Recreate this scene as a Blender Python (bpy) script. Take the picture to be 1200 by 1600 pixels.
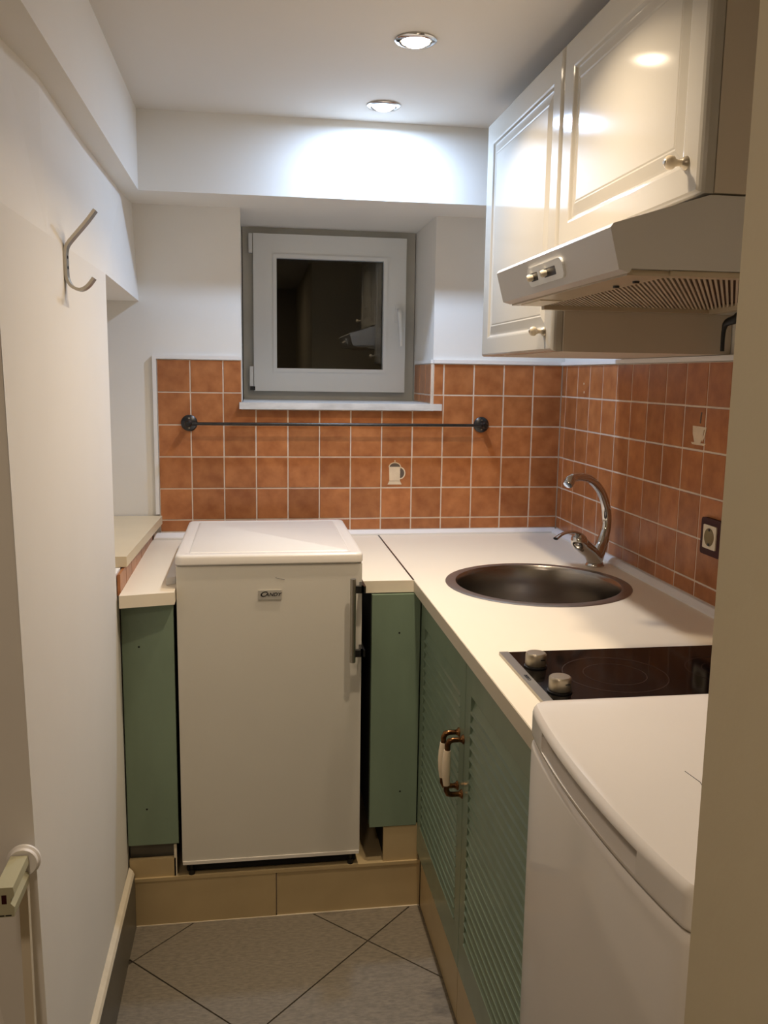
import bpy, bmesh, math, random
from mathutils import Vector, Matrix
random.seed(7)
for o in list(bpy.data.objects): bpy.data.objects.remove(o, do_unlink=True)
S = bpy.context.scene
COL = S.collection

# ------------------------------------------------------------------ camera
cam_d = bpy.data.cameras.new('camera')
cam_d.sensor_fit = 'HORIZONTAL'; cam_d.sensor_width = 36.0
cam_d.lens = 36.0 * 1365.17 / 1200.0
cam_d.clip_start = 0.02
cam = bpy.data.objects.new('camera', cam_d); COL.objects.link(cam)
R = ((0.98893118, -0.14770245, 0.01411053), (0.00892389, 0.15413725, 0.98800915), (0.14810633, 0.97694713, -0.15374922))
M = Matrix(((R[0][0], R[1][0], -R[2][0], 0.297488), (R[0][1], R[1][1], -R[2][1], -2.869853), (R[0][2], R[1][2], -R[2][2], 1.447183), (0, 0, 0, 1)))
cam.matrix_world = M
S.camera = cam
# ------------------------------------------------------------------ world, exposure
w = bpy.data.worlds.new('world'); S.world = w; w.use_nodes = True
w.node_tree.nodes['Background'].inputs[0].default_value = (0.012, 0.014, 0.02, 1)
w.node_tree.nodes['Background'].inputs[1].default_value = 0.3
S.view_settings.view_transform = 'Standard'; S.view_settings.look = 'None'
S.view_settings.gamma = 1.0; S.view_settings.use_curve_mapping = False
S.view_settings.exposure = 0.12
# ceiling spotlights: (name, x, y, colour, watts)
WARM = (1.0, 0.81, 0.60); COOL = (0.49, 0.68, 1.0)
LAMPS = [(0.661, -0.36, COOL, 6.4, 'recessed chrome ceiling spotlight glowing cool white close to the beam', 'cool'),
         (0.661, -0.84, WARM, 4.3, 'recessed chrome ceiling spotlight glowing warm white, the second one from the back beam', 'warm'),
         (0.661, -1.36, WARM, 4.3, 'recessed chrome ceiling spotlight glowing warm white, third from the back beam, above the hob', 'warm')]
HALL_W = 8.0

# ------------------------------------------------------------------ materials
def nm(name):
    m = bpy.data.materials.new(name); m.use_nodes = True
    nt = m.node_tree; b = nt.nodes['Principled BSDF']
    return m, nt, b
def lin(c):
    return tuple(((v / 255) / 12.92 if v / 255 <= 0.04045 else ((v / 255 + 0.055) / 1.055) ** 2.4) for v in c) + (1,)
def mat(name, col, rough=0.5, metal=0.0, var=0.06, scale=8.0, bump=0.0, bscale=60.0, coat=0.0, spec=0.5, rnd=0.0, coords='Object', alt=None, stretch=None):
    m, nt, b = nm(name); N = nt.nodes; L = nt.links
    col = lin(col)
    tc = N.new('ShaderNodeTexCoord'); src = tc.outputs[coords]
    if rnd or True:
        oi = N.new('ShaderNodeObjectInfo'); ad = N.new('ShaderNodeVectorMath'); ad.operation = 'ADD'
        mu = N.new('ShaderNodeMath'); mu.operation = 'MULTIPLY'; mu.inputs[1].default_value = 37.0
        L.new(oi.outputs['Random'], mu.inputs[0]); L.new(src, ad.inputs[0]); L.new(mu.outputs[0], ad.inputs[1]); src = ad.outputs[0]
    if stretch:
        mp = N.new('ShaderNodeMapping'); mp.inputs['Scale'].default_value = stretch
        L.new(src, mp.inputs[0]); src = mp.outputs[0]
    nz = N.new('ShaderNodeTexNoise'); nz.inputs['Scale'].default_value = scale; nz.inputs['Detail'].default_value = 5
    L.new(src, nz.inputs['Vector'])
    rp = N.new('ShaderNodeValToRGB'); rp.color_ramp.elements[0].position = 0.3; rp.color_ramp.elements[1].position = 0.7
    a = lin(alt) if alt else tuple(min(1, c * (1 + var)) for c in col[:3]) + (1,)
    d = tuple(c * (1 - var) for c in col[:3]) + (1,)
    rp.color_ramp.elements[0].color = d; rp.color_ramp.elements[1].color = a
    L.new(nz.outputs['Fac'], rp.inputs[0]); out = rp.outputs[0]
    if rnd:
        hs = N.new('ShaderNodeHueSaturation'); mr = N.new('ShaderNodeMapRange')
        mr.inputs['To Min'].default_value = 1 - rnd; mr.inputs['To Max'].default_value = 1 + rnd
        L.new(oi.outputs['Random'], mr.inputs['Value']); L.new(mr.outputs[0], hs.inputs['Value'])
        L.new(out, hs.inputs['Color']); out = hs.outputs[0]
    L.new(out, b.inputs['Base Color'])
    b.inputs['Roughness'].default_value = rough; b.inputs['Metallic'].default_value = metal
    b.inputs['Coat Weight'].default_value = coat; b.inputs['Coat Roughness'].default_value = 0.08
    b.inputs['Specular IOR Level'].default_value = spec
    if bump:
        n2 = N.new('ShaderNodeTexNoise'); n2.inputs['Scale'].default_value = bscale; n2.inputs['Detail'].default_value = 4
        L.new(src, n2.inputs['Vector'])
        bp = N.new('ShaderNodeBump'); bp.inputs['Strength'].default_value = bump; bp.inputs['Distance'].default_value = 0.002
        L.new(n2.outputs['Fac'], bp.inputs['Height']); L.new(bp.outputs[0], b.inputs['Normal'])
    return m
M_WALL = mat('white_plaster', (236, 232, 224), 0.75, var=0.02, scale=3, bump=0.25, bscale=25)
M_CEIL = mat('ceiling_paint', (222, 217, 209), 0.8, var=0.015, scale=2, bump=0.1, bscale=30)
M_HALL = mat('hall_paint', (176, 166, 146), 0.8, var=0.02, scale=3, bump=0.2, bscale=25)
M_JAMB = mat('beige_wall_paint', (206, 194, 164), 0.7, var=0.02, scale=3, bump=0.25, bscale=40)
M_TILE = mat('terracotta_glaze', (168, 101, 57), 0.34, var=0.17, scale=24, bump=0.3, bscale=22, rnd=0.14, alt=(184, 120, 72))
M_GROUT = mat('grout', (214, 198, 180), 0.85, var=0.1, scale=40)
M_FLOOR = mat('grey_stone_tile', (124, 115, 100), 0.40, var=0.22, scale=60, bump=0.35, bscale=260, rnd=0.05, stretch=(1, 3, 1))
M_FGROUT = mat('dark_grout', (70, 60, 48), 0.9, var=0.3, scale=60)
M_BEIGE = mat('beige_plinth_tile', (190, 168, 126), 0.35, var=0.05, scale=9, rnd=0.05)
M_SKIRT = mat('dark_grey_skirting', (96, 92, 82), 0.35, var=0.08, scale=20)
M_SKTOP = mat('white_filler', (226, 214, 190), 0.7, var=0.06, scale=30, bump=0.4, bscale=80)
M_TOP = mat('cream_laminate', (242, 231, 209), 0.38, var=0.01, scale=3, bump=0.04, bscale=200)
M_EDGE = mat('laminate_edge', (200, 190, 168), 0.45, var=0.03, scale=10)
M_TRIM = mat('white_trim', (235, 232, 228), 0.5, var=0.02)
M_GREEN = mat('green_paint', (122, 139, 118), 0.24, var=0.05, scale=18, bump=0.03, bscale=90, stretch=(1, 1, 0.3))
M_GREEN2 = mat('green_paint_panel', (122, 140, 118), 0.42, var=0.08, scale=12, bump=0.15, bscale=90, stretch=(1, 1, 0.3))
M_CAB = mat('cream_gloss_foil', (184, 179, 168), 0.10, var=0.008, scale=3, bump=0.03, bscale=12, spec=0.24)
M_CABSIDE = mat('beige_cabinet_side', (206, 194, 176), 0.5, var=0.02, scale=6)
M_FRIDGE = mat('white_enamel', (214, 209, 196), 0.32, var=0.015, scale=5, bump=0.05, bscale=250)
M_LID = mat('white_plastic', (228, 222, 212), 0.33, var=0.012, scale=5, bump=0.05, bscale=250)
M_FR2 = mat('glossy_white_enamel', (224, 218, 210), 0.12, var=0.01, scale=5, spec=0.6)
M_LIDEDGE = mat('yellowed_plastic', (224, 214, 186), 0.35, var=0.02, scale=9)
M_BLACK = mat('black_plastic', (16, 15, 15), 0.5, var=0.1)
M_DARK = mat('dark_void', (14, 14, 15), 0.8, var=0.2)
M_STEEL = mat('brushed_steel', (160, 154, 146), 0.24, 1.0, var=0.08, scale=60, stretch=(1, 1, 12), bump=0.05, bscale=300)
M_STEELRIM = mat('sink_rim_steel', (168, 163, 156), 0.38, 1.0, var=0.04, scale=60)
M_ALU = mat('brushed_aluminium', (170, 164, 152), 0.38, 1.0, var=0.05, scale=90, stretch=(12, 12, 1))
M_CHROME = mat('chrome', (205, 203, 200), 0.07, 1.0, var=0.01)
M_BAR = mat('dark_bronze_steel', (66, 66, 66), 0.32, 0.9, var=0.15, scale=40)
M_BRASS = mat('antique_brass', (84, 54, 32), 0.26, 1.0, var=0.4, scale=60, alt=(140, 100, 62))
M_PORC = mat('cream_porcelain', (224, 208, 180), 0.22, var=0.03, scale=30)
M_PVC = mat('window_pvc', (236, 237, 234), 0.4, var=0.01, scale=4)
M_PVC2 = mat('window_frame_grey', (196, 193, 182), 0.55, var=0.05, scale=9, bump=0.2, bscale=40)
M_HOB = mat('black_glass', (8, 7, 7), 0.09, var=0.05, spec=0.12)
M_RING = mat('cooking_zone_print', (60, 48, 44), 0.25, var=0.05)
M_KNOB = mat('satin_nickel', (176, 166, 148), 0.34, 0.85, var=0.05, scale=50)
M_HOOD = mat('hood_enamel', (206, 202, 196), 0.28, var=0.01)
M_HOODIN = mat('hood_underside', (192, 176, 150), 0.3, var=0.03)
M_FILT = mat('filter_metal', (196, 180, 160), 0.4, var=0.06)
M_FILTD = mat('filter_brown', (84, 60, 46), 0.7, var=0.1)  # plain dark brown of the sheet behind the ribs
M_LED = mat('ledge_varnish', (220, 203, 170), 0.4, var=0.03, scale=8)
M_MAR = mat('marble', (206, 206, 204), 0.3, var=0.14, scale=14, alt=(226, 226, 224), stretch=(1, 3, 3))
M_MAROON = mat('maroon_plastic', (52, 8, 14), 0.45, var=0.05, spec=0.25)
M_IVORY = mat('ivory_plastic', (222, 210, 186), 0.4, var=0.02)
M_OLIVE = mat('socket_well', (128, 112, 74), 0.5, var=0.05)
M_DECAL = mat('cream_print', (222, 202, 172), 0.4, var=0.06, scale=40)
M_DECALG = mat('grey_print', (96, 84, 74), 0.4, var=0.1, scale=40)
M_INK = mat('black_print', (14, 12, 14), 0.5, var=0.05)
M_BADGE = mat('badge_metal', (186, 182, 172), 0.4, 0.2, var=0.03)
M_BLOCK = mat('beige_old_plastic', (180, 176, 146), 0.45, var=0.03)
M_RUST = mat('rust', (110, 66, 40), 0.8, var=0.3, scale=60)
def emis(name, col, st):
    m, nt, b = nm(name); b.inputs['Base Color'].default_value = (1, 1, 1, 1)
    b.inputs['Emission Color'].default_value = (*col, 1); b.inputs['Emission Strength'].default_value = st
    return m
M_BULB = {'cool': emis('bulb_cool', (0.86, 0.93, 1.0), 14), 'warm': emis('bulb_warm', (1.0, 0.82, 0.6), 24)}
def glassmat():
    m, nt, b = nm('pane_glass'); b.inputs['Base Color'].default_value = (0.8, 0.85, 0.82, 1)
    b.inputs['Roughness'].default_value = 0.0; b.inputs['Transmission Weight'].default_value = 1.0
    b.inputs['IOR'].default_value = 1.5
    nz = nt.nodes.new('ShaderNodeTexNoise'); nz.inputs['Scale'].default_value = 1.5
    bp = nt.nodes.new('ShaderNodeBump'); bp.inputs['Strength'].default_value = 0.02
    nt.links.new(nz.outputs[0], bp.inputs['Height']); nt.links.new(bp.outputs[0], b.inputs['Normal'])
    return m
M_GLASS = glassmat()

# ------------------------------------------------------------------ helpers
POS = {}
def link(name, me, m, parent=None, loc=None, smooth=False):
    """me holds world coordinates; the origin goes to its centre (loc) and it is parented by plain offsets"""
    if loc is None:
        xs = [v.co for v in me.vertices]
        loc = Vector(((min(v.x for v in xs) + max(v.x for v in xs)) / 2, (min(v.y for v in xs) + max(v.y for v in xs)) / 2, min(v.z for v in xs)))
    loc = Vector(loc)
    me.transform(Matrix.Translation(-loc))
    o = bpy.data.objects.new(name, me); COL.objects.link(o)
    if isinstance(m, (list, tuple)):
        for x in m: me.materials.append(x)
    else: me.materials.append(m)
    if smooth:
        for p in me.polygons: p.use_smooth = True
    POS[o.name] = loc
    if parent: o.parent = parent; o.location = loc - POS[parent.name]
    else: o.location = loc
    return o
def share(name, me, parent, loc):
    o = bpy.data.objects.new(name, me); COL.objects.link(o); POS[o.name] = Vector(loc)
    o.parent = parent; o.location = Vector(loc) - POS[parent.name]
    return o
def thing(name, label, cat, loc, group=None):
    o = bpy.data.objects.new(name, None); COL.objects.link(o); o.location = loc; POS[o.name] = Vector(loc)
    o.empty_display_size = 0.05
    o['label'] = label; o['category'] = cat
    if group: o['group'] = group
    return o
def tag(o, label, cat, group=None):
    o['label'] = label; o['category'] = cat
    if group: o['group'] = group
    return o
def st(o): o['kind'] = 'structure'; return o
def tomesh(bm, bev=0.0, seg=2, ang=40):
    if bev:
        es = [e for e in bm.edges if len(e.link_faces) == 2 and e.calc_face_angle(0) > math.radians(ang)]
        bmesh.ops.bevel(bm, geom=es, offset=bev, segments=seg, profile=0.6, affect='EDGES', clamp_overlap=True)
    bmesh.ops.recalc_face_normals(bm, faces=bm.faces)
    me = bpy.data.meshes.new('mesh'); bm.to_mesh(me); bm.free()
    return me
def addbox(bm, a, b):
    x0, y0, z0 = a; x1, y1, z1 = b
    v = [bm.verts.new(p) for p in ((x0, y0, z0), (x1, y0, z0), (x1, y1, z0), (x0, y1, z0), (x0, y0, z1), (x1, y0, z1), (x1, y1, z1), (x0, y1, z1))]
    for f in ((3, 2, 1, 0), (4, 5, 6, 7), (0, 1, 5, 4), (1, 2, 6, 5), (2, 3, 7, 6), (3, 0, 4, 7)): bm.faces.new([v[i] for i in f])
    return v
def box(name, a, b, m, parent=None, bev=0.0, seg=2, smooth=False):
    bm = bmesh.new(); addbox(bm, a, b)
    return link(name, tomesh(bm, bev, seg), m, parent, smooth=smooth)
def boxes(name, lst, m, parent=None, bev=0.0):
    bm = bmesh.new()
    for a, b in lst: addbox(bm, a, b)
    return link(name, tomesh(bm, bev), m, parent)
def addprism(bm, pts, axis, c0, c1):
    """pts are 2-D (the two other axes in x,y,z order); extruded along axis from c0 to c1"""
    def P(p, c):
        q = list(p); q.insert(axis, c); return q
    A = [bm.verts.new(P(p, c0)) for p in pts]; B = [bm.verts.new(P(p, c1)) for p in pts]
    bm.faces.new(A); bm.faces.new(B[::-1]); n = len(pts)
    for i in range(n): bm.faces.new((A[i], B[i], B[(i + 1) % n], A[(i + 1) % n]))
def prism(name, pts, axis, c0, c1, m, parent=None, bev=0.0, seg=2, smooth=False):
    bm = bmesh.new(); addprism(bm, pts, axis, c0, c1)
    return link(name, tomesh(bm, bev, seg), m, parent, smooth=smooth)
def basis(d):
    d = Vector(d).normalized(); u = Vector((0, 0, 1)) if abs(d.z) < 0.9 else Vector((1, 0, 0))
    a = d.cross(u).normalized(); return a, d.cross(a), d
def addlathe(bm, prof, c, d=(0, 0, 1), n=32):
    """prof: (radius, height along d)"""
    a, b, d = basis(d); c = Vector(c); rings = []
    for r, h in prof:
        if r < 1e-6: rings.append([bm.verts.new(c + d * h)])
        else: rings.append([bm.verts.new(c + d * h + (a * math.cos(2 * math.pi * i / n) + b * math.sin(2 * math.pi * i / n)) * r) for i in range(n)])
    for p, q in zip(rings, rings[1:]):
        for i in range(n):
            j = (i + 1) % n
            if len(p) == 1 and len(q) == 1: continue
            if len(p) == 1: bm.faces.new((p[0], q[i], q[j]))
            elif len(q) == 1: bm.faces.new((p[i], q[0], p[j]))
            else: bm.faces.new((p[i], q[i], q[j], p[j]))
def lathe(name, prof, c, m, parent=None, d=(0, 0, 1), n=32, smooth=True):
    bm = bmesh.new(); addlathe(bm, prof, c, d, n)
    me = tomesh(bm); o = link(name, me, m, parent, smooth=smooth)
    if smooth: sharp(me)
    return o
def sharp(me, ang=38):
    bm = bmesh.new(); bm.from_mesh(me)
    for e in bm.edges:
        if len(e.link_faces) == 2 and e.calc_face_angle(0) > math.radians(ang): e.smooth = False
    bm.to_mesh(me); bm.free()
def catmull(pts, n):
    out = []; P = [pts[0]] + list(pts) + [pts[-1]]
    for i in range(1, len(P) - 2):
        for k in range(n):
            t = k / n; a, b, c, d = [Vector(x) for x in P[i - 1:i + 3]]
            out.append(0.5 * ((2 * b) + (c - a) * t + (2 * a - 5 * b + 4 * c - d) * t * t + (3 * b - a - 3 * c + d) * t ** 3))
    out.append(Vector(pts[-1])); return out
def addtube(bm, pts, rad, n=12, sub=0, flat=None):
    """rad: number or list; flat: squash factor across"""
    if sub:
        if isinstance(rad, (list, tuple)):
            v = catmull([(p[0], p[1], p[2]) for p in pts], sub); r2 = []
            for i in range(len(rad) - 1):
                for k in range(sub): r2.append(rad[i] + (rad[i + 1] - rad[i]) * k / sub)
            rad = r2 + [rad[-1]]; pts = v
        else: pts = catmull(pts, sub)
    pts = [Vector(p) for p in pts]
    if not isinstance(rad, (list, tuple)): rad = [rad] * len(pts)
    prev = None; rings = []
    for i, p in enumerate(pts):
        d = (pts[min(i + 1, len(pts) - 1)] - pts[max(i - 1, 0)]).normalized()
        if prev is None: a, b, _ = basis(d)
        else: a = (prev - d * prev.dot(d)).normalized(); b = d.cross(a)
        prev = a; fl = flat or 1.0
        rings.append([bm.verts.new(p + (a * math.cos(2 * math.pi * k / n) + b * fl * math.sin(2 * math.pi * k / n)) * rad[i]) for k in range(n)])
    for p, q in zip(rings, rings[1:]):
        for k in range(n): bm.faces.new((p[k], q[k], q[(k + 1) % n], p[(k + 1) % n]))
    bm.faces.new(rings[0][::-1]); bm.faces.new(rings[-1])
def tube(name, pts, rad, m, parent=None, n=12, sub=0, flat=None):
    bm = bmesh.new(); addtube(bm, pts, rad, n, sub, flat)
    me = tomesh(bm); o = link(name, me, m, parent, smooth=True); sharp(me, 50); return o
def text(name, s, size, mw, m, parent, shear=0.0, ext=0.0004, sx=1.0):
    cu = bpy.data.curves.new('t', 'FONT'); cu.body = s; cu.size = size; cu.shear = shear; cu.extrude = ext
    cu.align_x = 'CENTER'; cu.align_y = 'CENTER'; cu.offset = size * 0.02
    ob = bpy.data.objects.new('t', cu); COL.objects.link(ob)
    me = bpy.data.meshes.new_from_object(ob); bpy.data.objects.remove(ob, do_unlink=True)
    me.transform(mw @ Matrix.Diagonal((sx, 1, 1, 1)))
    me.materials.clear()
    return link(name, me, m, parent)

# ------------------------------------------------------------------ SETTING
W = 1.336; CZ = 2.18; SOF = 1.96
# --- back wall with the window opening
wb = st(boxes('wall_back', [((-0.34, .010, 0), (.265, .44, SOF)), ((.892, .010, 0), (W + .16, .44, SOF)), ((.265, .010, 0), (.892, .44, 1.335))], M_WALL))
bmb = st(box('wall_back_beam', (-.34, -.197, SOF), (W + .16, .44, CZ), M_WALL, bev=.004)); bmb.name = 'trim_1'
POS['trim_1'] = POS.get('wall_back_beam')
st(box('ceiling', (-1.3, -4.3, CZ), (W + .16, .44, CZ + .08), M_CEIL))
b2 = st(box('trim_2', (-.34, -1.75, SOF), (-.018, -.197, CZ), M_WALL, bev=.003))
# --- left wall: slightly leaning plaster with lintel over the niche
bm = bmesh.new()
yl = [-1.6, -1.333, -1.156, -.851, -.75]; tx = [-.080, -.086, -.071, -.075, -.076]
rows = []
for i, y in enumerate(yl):
    e = (0, .055, .028, .0, -.032, -.042, -.06, 0) if i == 0 else (0,) * 8
    rows.append([bm.verts.new(p) for p in ((-.34, y, 0), (-.031, y + e[1], 0), (-.030, y + e[2], .5), (-.030, y + e[3], .9), (-.030, y + e[4], 1.45), (-.030, y + e[5], 1.668), (tx[i], y + e[6], SOF), (-.34, y, SOF))])
for a, b in zip(rows, rows[1:]):
    for k in range(8): bm.faces.new((a[k], b[k], b[(k + 1) % 8], a[(k + 1) % 8]))
bm.faces.new(rows[0]); bm.faces.new(rows[-1][::-1])
# lintel towards the back wall
A = bm.verts.new((-.030, -.75, 1.668)); B = bm.verts.new((-.050, .012, 1.668)); T0 = bm.verts.new((-.076, -.75, SOF)); T1 = bm.verts.new((-.071, -.17, SOF)); T2 = bm.verts.new((-.063, .012, SOF))
C0 = bm.verts.new((-.34, -.75, 1.668)); C1 = bm.verts.new((-.34, .012, 1.668)); D0 = bm.verts.new((-.34, -.75, SOF)); D1 = bm.verts.new((-.34, .012, SOF))
for f in ((A, B, T1, T0), (B, T2, T1), (A, C0, C1, B), (C0, D0, D1, C1), (T0, T1, T2, D1, D0), (A, T0, D0, C0), (B, C1, D1, T2)): bm.faces.new(f)
# below the ledge and behind the niche
addbox(bm, (-.34, -.75, 0), (-.034, .012, .962)); addbox(bm, (-.44, -1.6, 0), (-.30, .2, SOF))
wl = st(link('wall_left', tomesh(bm), M_WALL))
st(box('wall_left_end', (-1.3, -1.66, 0), (-.44, -1.5, CZ), M_WALL)).name = 'trim_3'
bm = bmesh.new(); addbox(bm, (-1.3, -4.3, 0), (-1.2, -1.5, CZ))
st(link('wall_hall_left', tomesh(bm), M_HALL))
st(box('wall_front', (-1.3, -4.3, 0), (.9, -4.2, CZ), M_HALL))
# --- right wall (behind tiles) and the near wall corner
wr = st(box('wall_right', (W + .010, -2.2, 0), (W + .16, .44, SOF + .22), M_WALL))
st(box('wall_right_near', (.684, -4.3, 0), (W + .16, -2.2, CZ), M_JAMB, bev=.006))
# --- floor with diagonal tiles
fl = st(box('floor', (-1.3, -4.3, -.05), (W + .16, .44, -.004), M_FGROUT))
def clip(poly, x0, x1, y0, y1):
    for ax, val, sgn in ((0, x0, 1), (0, x1, -1), (1, y0, 1), (1, y1, -1)):
        out = []
        for i in range(len(poly)):
            p, q = poly[i], poly[(i + 1) % len(poly)]
            dp, dq = (p[ax] - val) * sgn, (q[ax] - val) * sgn
            if dp >= 0: out.append(p)
            if dp * dq < 0:
                t = dp / (dp - dq); out.append((p[0] + (q[0] - p[0]) * t, p[1] + (q[1] - p[1]) * t))
        poly = out
        if not poly: return poly
    return poly
def area(p): return abs(sum(p[i][0] * p[(i + 1) % len(p)][1] - p[(i + 1) % len(p)][0] * p[i][1] for i in range(len(p)))) / 2
g = .0028
for (x0, x1, y0, y1) in ((-.017, .745, -1.66, -.69), (.745, W, -2.2, -1.66), (-1.2, .684, -4.2, -1.66)):
    for i in range(-6, 12):
        for j in range(-12, 8):
            u0, u1 = .82 + .583 * (i - 1) + g, .82 + .583 * i - g      # x - y
            v0, v1 = -.24 + .597 * (j - 1) + g, -.24 + .597 * j - g    # x + y
            q = [((u + v) / 2, (v - u) / 2) for u, v in ((u0, v0), (u1, v0), (u1, v1), (u0, v1))]
            q = clip(q, x0, x1, y0, y1)
            if len(q) > 2 and area(q) > 2e-4:
                prism('tile', q, 2, -.0045, 0.0, M_FLOOR, fl)
# --- wall tiles
TP = .103; TT = .008
def tile_mesh(w, h, axis, sgn):
    """tile centred at the origin, base at 0, front at TT; axis 1: faces -y, axis 0: faces -x"""
    bm = bmesh.new(); r = .0016; rings = []
    for k, d in ((0, 0), (0, TT - r), (r, TT)):
        ring = [(-w / 2 + k, -h / 2 + k), (w / 2 - k, -h / 2 + k), (w / 2 - k, h / 2 - k), (-w / 2 + k, h / 2 - k)]
        rings.append([bm.verts.new((a, -d, b) if axis == 1 else (-d, a, b)) for a, b in ring])
    for p, q in zip(rings, rings[1:]):
        for i in range(4): bm.faces.new((p[i], q[i], q[(i + 1) % 4], p[(i + 1) % 4]))
    bm.faces.new(rings[-1]); bm.faces.new(rings[0][::-1])
    me = tomesh(bm); me.materials.append(M_TILE); return me
cache = {}
G = .0036
def tile(parent, axis, a0, a1, z0, z1, plane, gap=G):
    w, h = a1 - a0 - gap, z1 - z0 - gap
    if w < .004 or h < .004: return None
    k = (round(w, 4), round(h, 4), axis)
    if k not in cache: cache[k] = tile_mesh(w, h, axis, 1)
    c = (a0 + a1) / 2; jz = random.uniform(-.0004, .0004)
    loc = (c, plane + TT + jz, (z0 + z1) / 2) if axis == 1 else (plane + TT + jz, c, (z0 + z1) / 2)
    return share('tile', cache[k], parent, loc)
ZR = [1.49 - TP * i for i in range(6)] + [.936]
press_tile = cup_tile = None
for c in range(13):
    x0, x1 = c * TP, min((c + 1) * TP, W)
    for r in range(6):
        z1, z0 = ZR[r], ZR[r + 1] if r < 5 else .936
        if r == 1 and 2 <= c <= 8:
            if c == 2:      # L-shaped tile around the window corner
                bm = bmesh.new(); addprism(bm, [(x0 + G / 2, z0 + G / 2), (x1 - G / 2, z0 + G / 2), (x1 - G / 2, 1.333), (.263, 1.333), (.263, z1 - G / 2), (x0 + G / 2, z1 - G / 2)], 1, 0, TT)
                link('tile', tomesh(bm), M_TILE, wb)
            elif c == 8:
                bm = bmesh.new(); addprism(bm, [(x0 + G / 2, z0 + G / 2), (x1 - G / 2, z0 + G / 2), (x1 - G / 2, z1 - G / 2), (.894, z1 - G / 2), (.894, 1.333), (x0 + G / 2, 1.333)], 1, 0, TT)
                link('tile', tomesh(bm), M_TILE, wb)
            else: tile(wb, 1, x0, x1, z0, 1.335, 0)
            continue
        if r == 0 and 2 <= c <= 8:
            if c == 2: tile(wb, 1, x0, .265, z0, z1, 0)
            if c == 8: tile(wb, 1, .892, x1, z0, z1, 0)
            continue
        t = tile(wb, 1, x0, x1, z0, z1, 0)
        if c == 7 and r == 3: press_tile = t
    # last row goes down to the worktop
for r in range(6):
    z1, z0 = ZR[r], ZR[r + 1]
    tile(wr, 0, -.042, 0, z0, z1, W)
    for k in range(16):
        y1 = -.042 - TP * k
        t = tile(wr, 0, y1 - TP, y1, z0, z1, W)
        if r == 1 and k == 8: cup_tile = t
# reveal tiles on the right side of the window opening
for (z0, z1) in ((1.358, 1.387), (1.387, 1.49)):
    for (y0, y1) in ((.012, .1), (.1, .203), (.203, .306)):
        w_ = y1 - y0 - G; h_ = z1 - z0 - G; k = (round(w_, 4), round(h_, 4), 0)
        if k not in cache: cache[k] = tile_mesh(w_, h_, 0, 1)
        share('tile', cache[k], wb, (.892, (y0 + y1) / 2, (z0 + z1) / 2))
# low tiles under the left ledge
for k in range(7):
    y1 = -.0 - TP * k; tile(wl, 0, max(y1 - TP, -.742), y1, .905, .962, -.034 - TT + .002 + TT - .0)
# grout sheets behind the tiles
bx = [((0, .0013, .92), (.265, .0105, 1.49)), ((.892, .0013, .92), (W, .0105, 1.49)), ((.265, .0013, .92), (.892, .0105, 1.335))]
boxes('grout', bx, M_GROUT, wb)
box('grout', (.8853, .012, 1.357), (.8925, .306, 1.49), M_GROUT, wb)
box('grout', (W + .0013, -1.7, .92), (W + .0105, .0013, 1.49), M_GROUT, wr)
# printed motifs on two tiles
def decal(name, pts, tile_o, plane, axis, m, off=.0006, c0=0):
    return prism(name, pts, axis, plane - off, plane + .0003, m, tile_o)
def arc(cx, cz, rx, rz, a0, a1, n=12): return [(cx + rx * math.cos(math.radians(a0 + (a1 - a0) * i / n)), cz + rz * math.sin(math.radians(a0 + (a1 - a0) * i / n))) for i in range(n + 1)]
def ringpts(cx, cz, rx, rz, w, a0, a1): return arc(cx, cz, rx, rz, a0, a1) + arc(cx, cz, rx - w, rz - w, a1, a0)
cx = .767
decal('printed_pot_lid', arc(cx, 1.148, .0185, .0135, 0, 180), press_tile, 0, 1, M_DECALG)
decal('printed_pot_rim', ringpts(cx, 1.147, .021, .0165, .003, 0, 180), press_tile, 0, 1, M_DECAL, .0008)
decal('printed_pot_knob', arc(cx, 1.1675, .0025, .003, 0, 360), press_tile, 0, 1, M_DECAL)
decal('printed_pot_body', [(cx - .018, 1.100), (cx + .018, 1.100), (cx + .0195, 1.148), (cx - .0195, 1.148)], press_tile, 0, 1, M_DECAL)
decal('printed_pot_base', [(cx - .024, 1.0885), (cx + .024, 1.0885), (cx + .018, 1.101), (cx - .018, 1.101)], press_tile, 0, 1, M_DECAL)
decal('printed_pot_handle_fill', arc(cx + .018, 1.127, .014, .017, -90, 90), press_tile, 0, 1, M_DECALG)
decal('printed_pot_handle', ringpts(cx + .018, 1.127, .018, .021, .004, -90, 90), press_tile, 0, 1, M_DECAL, .0008)
cy = -.941
decal('printed_cup_bowl', [(cy + .028, 1.341), (cy + .026, 1.322), (cy + .016, 1.302), (cy - .012, 1.302), (cy - .022, 1.318), (cy - .026, 1.340)], cup_tile, W, 0, M_DECAL)
decal('printed_cup_handle', [(cy - .022, 1.340), (cy - .036, 1.340), (cy - .031, 1.318), (cy - .020, 1.306), (cy - .018, 1.312), (cy - .026, 1.322), (cy - .029, 1.334), (cy - .022, 1.334)], cup_tile, W, 0, M_DECAL, .0008)
decal('printed_cup_saucer', [(cy + .032, 1.302), (cy + .026, 1.297), (cy - .030, 1.297), (cy - .036, 1.302)], cup_tile, W, 0, M_DECAL)
decal('printed_steam', [(cy - .008, 1.348), (cy - .003, 1.348), (cy - .006, 1.374), (cy - .011, 1.374)], cup_tile, W, 0, M_DECALG)
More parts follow.
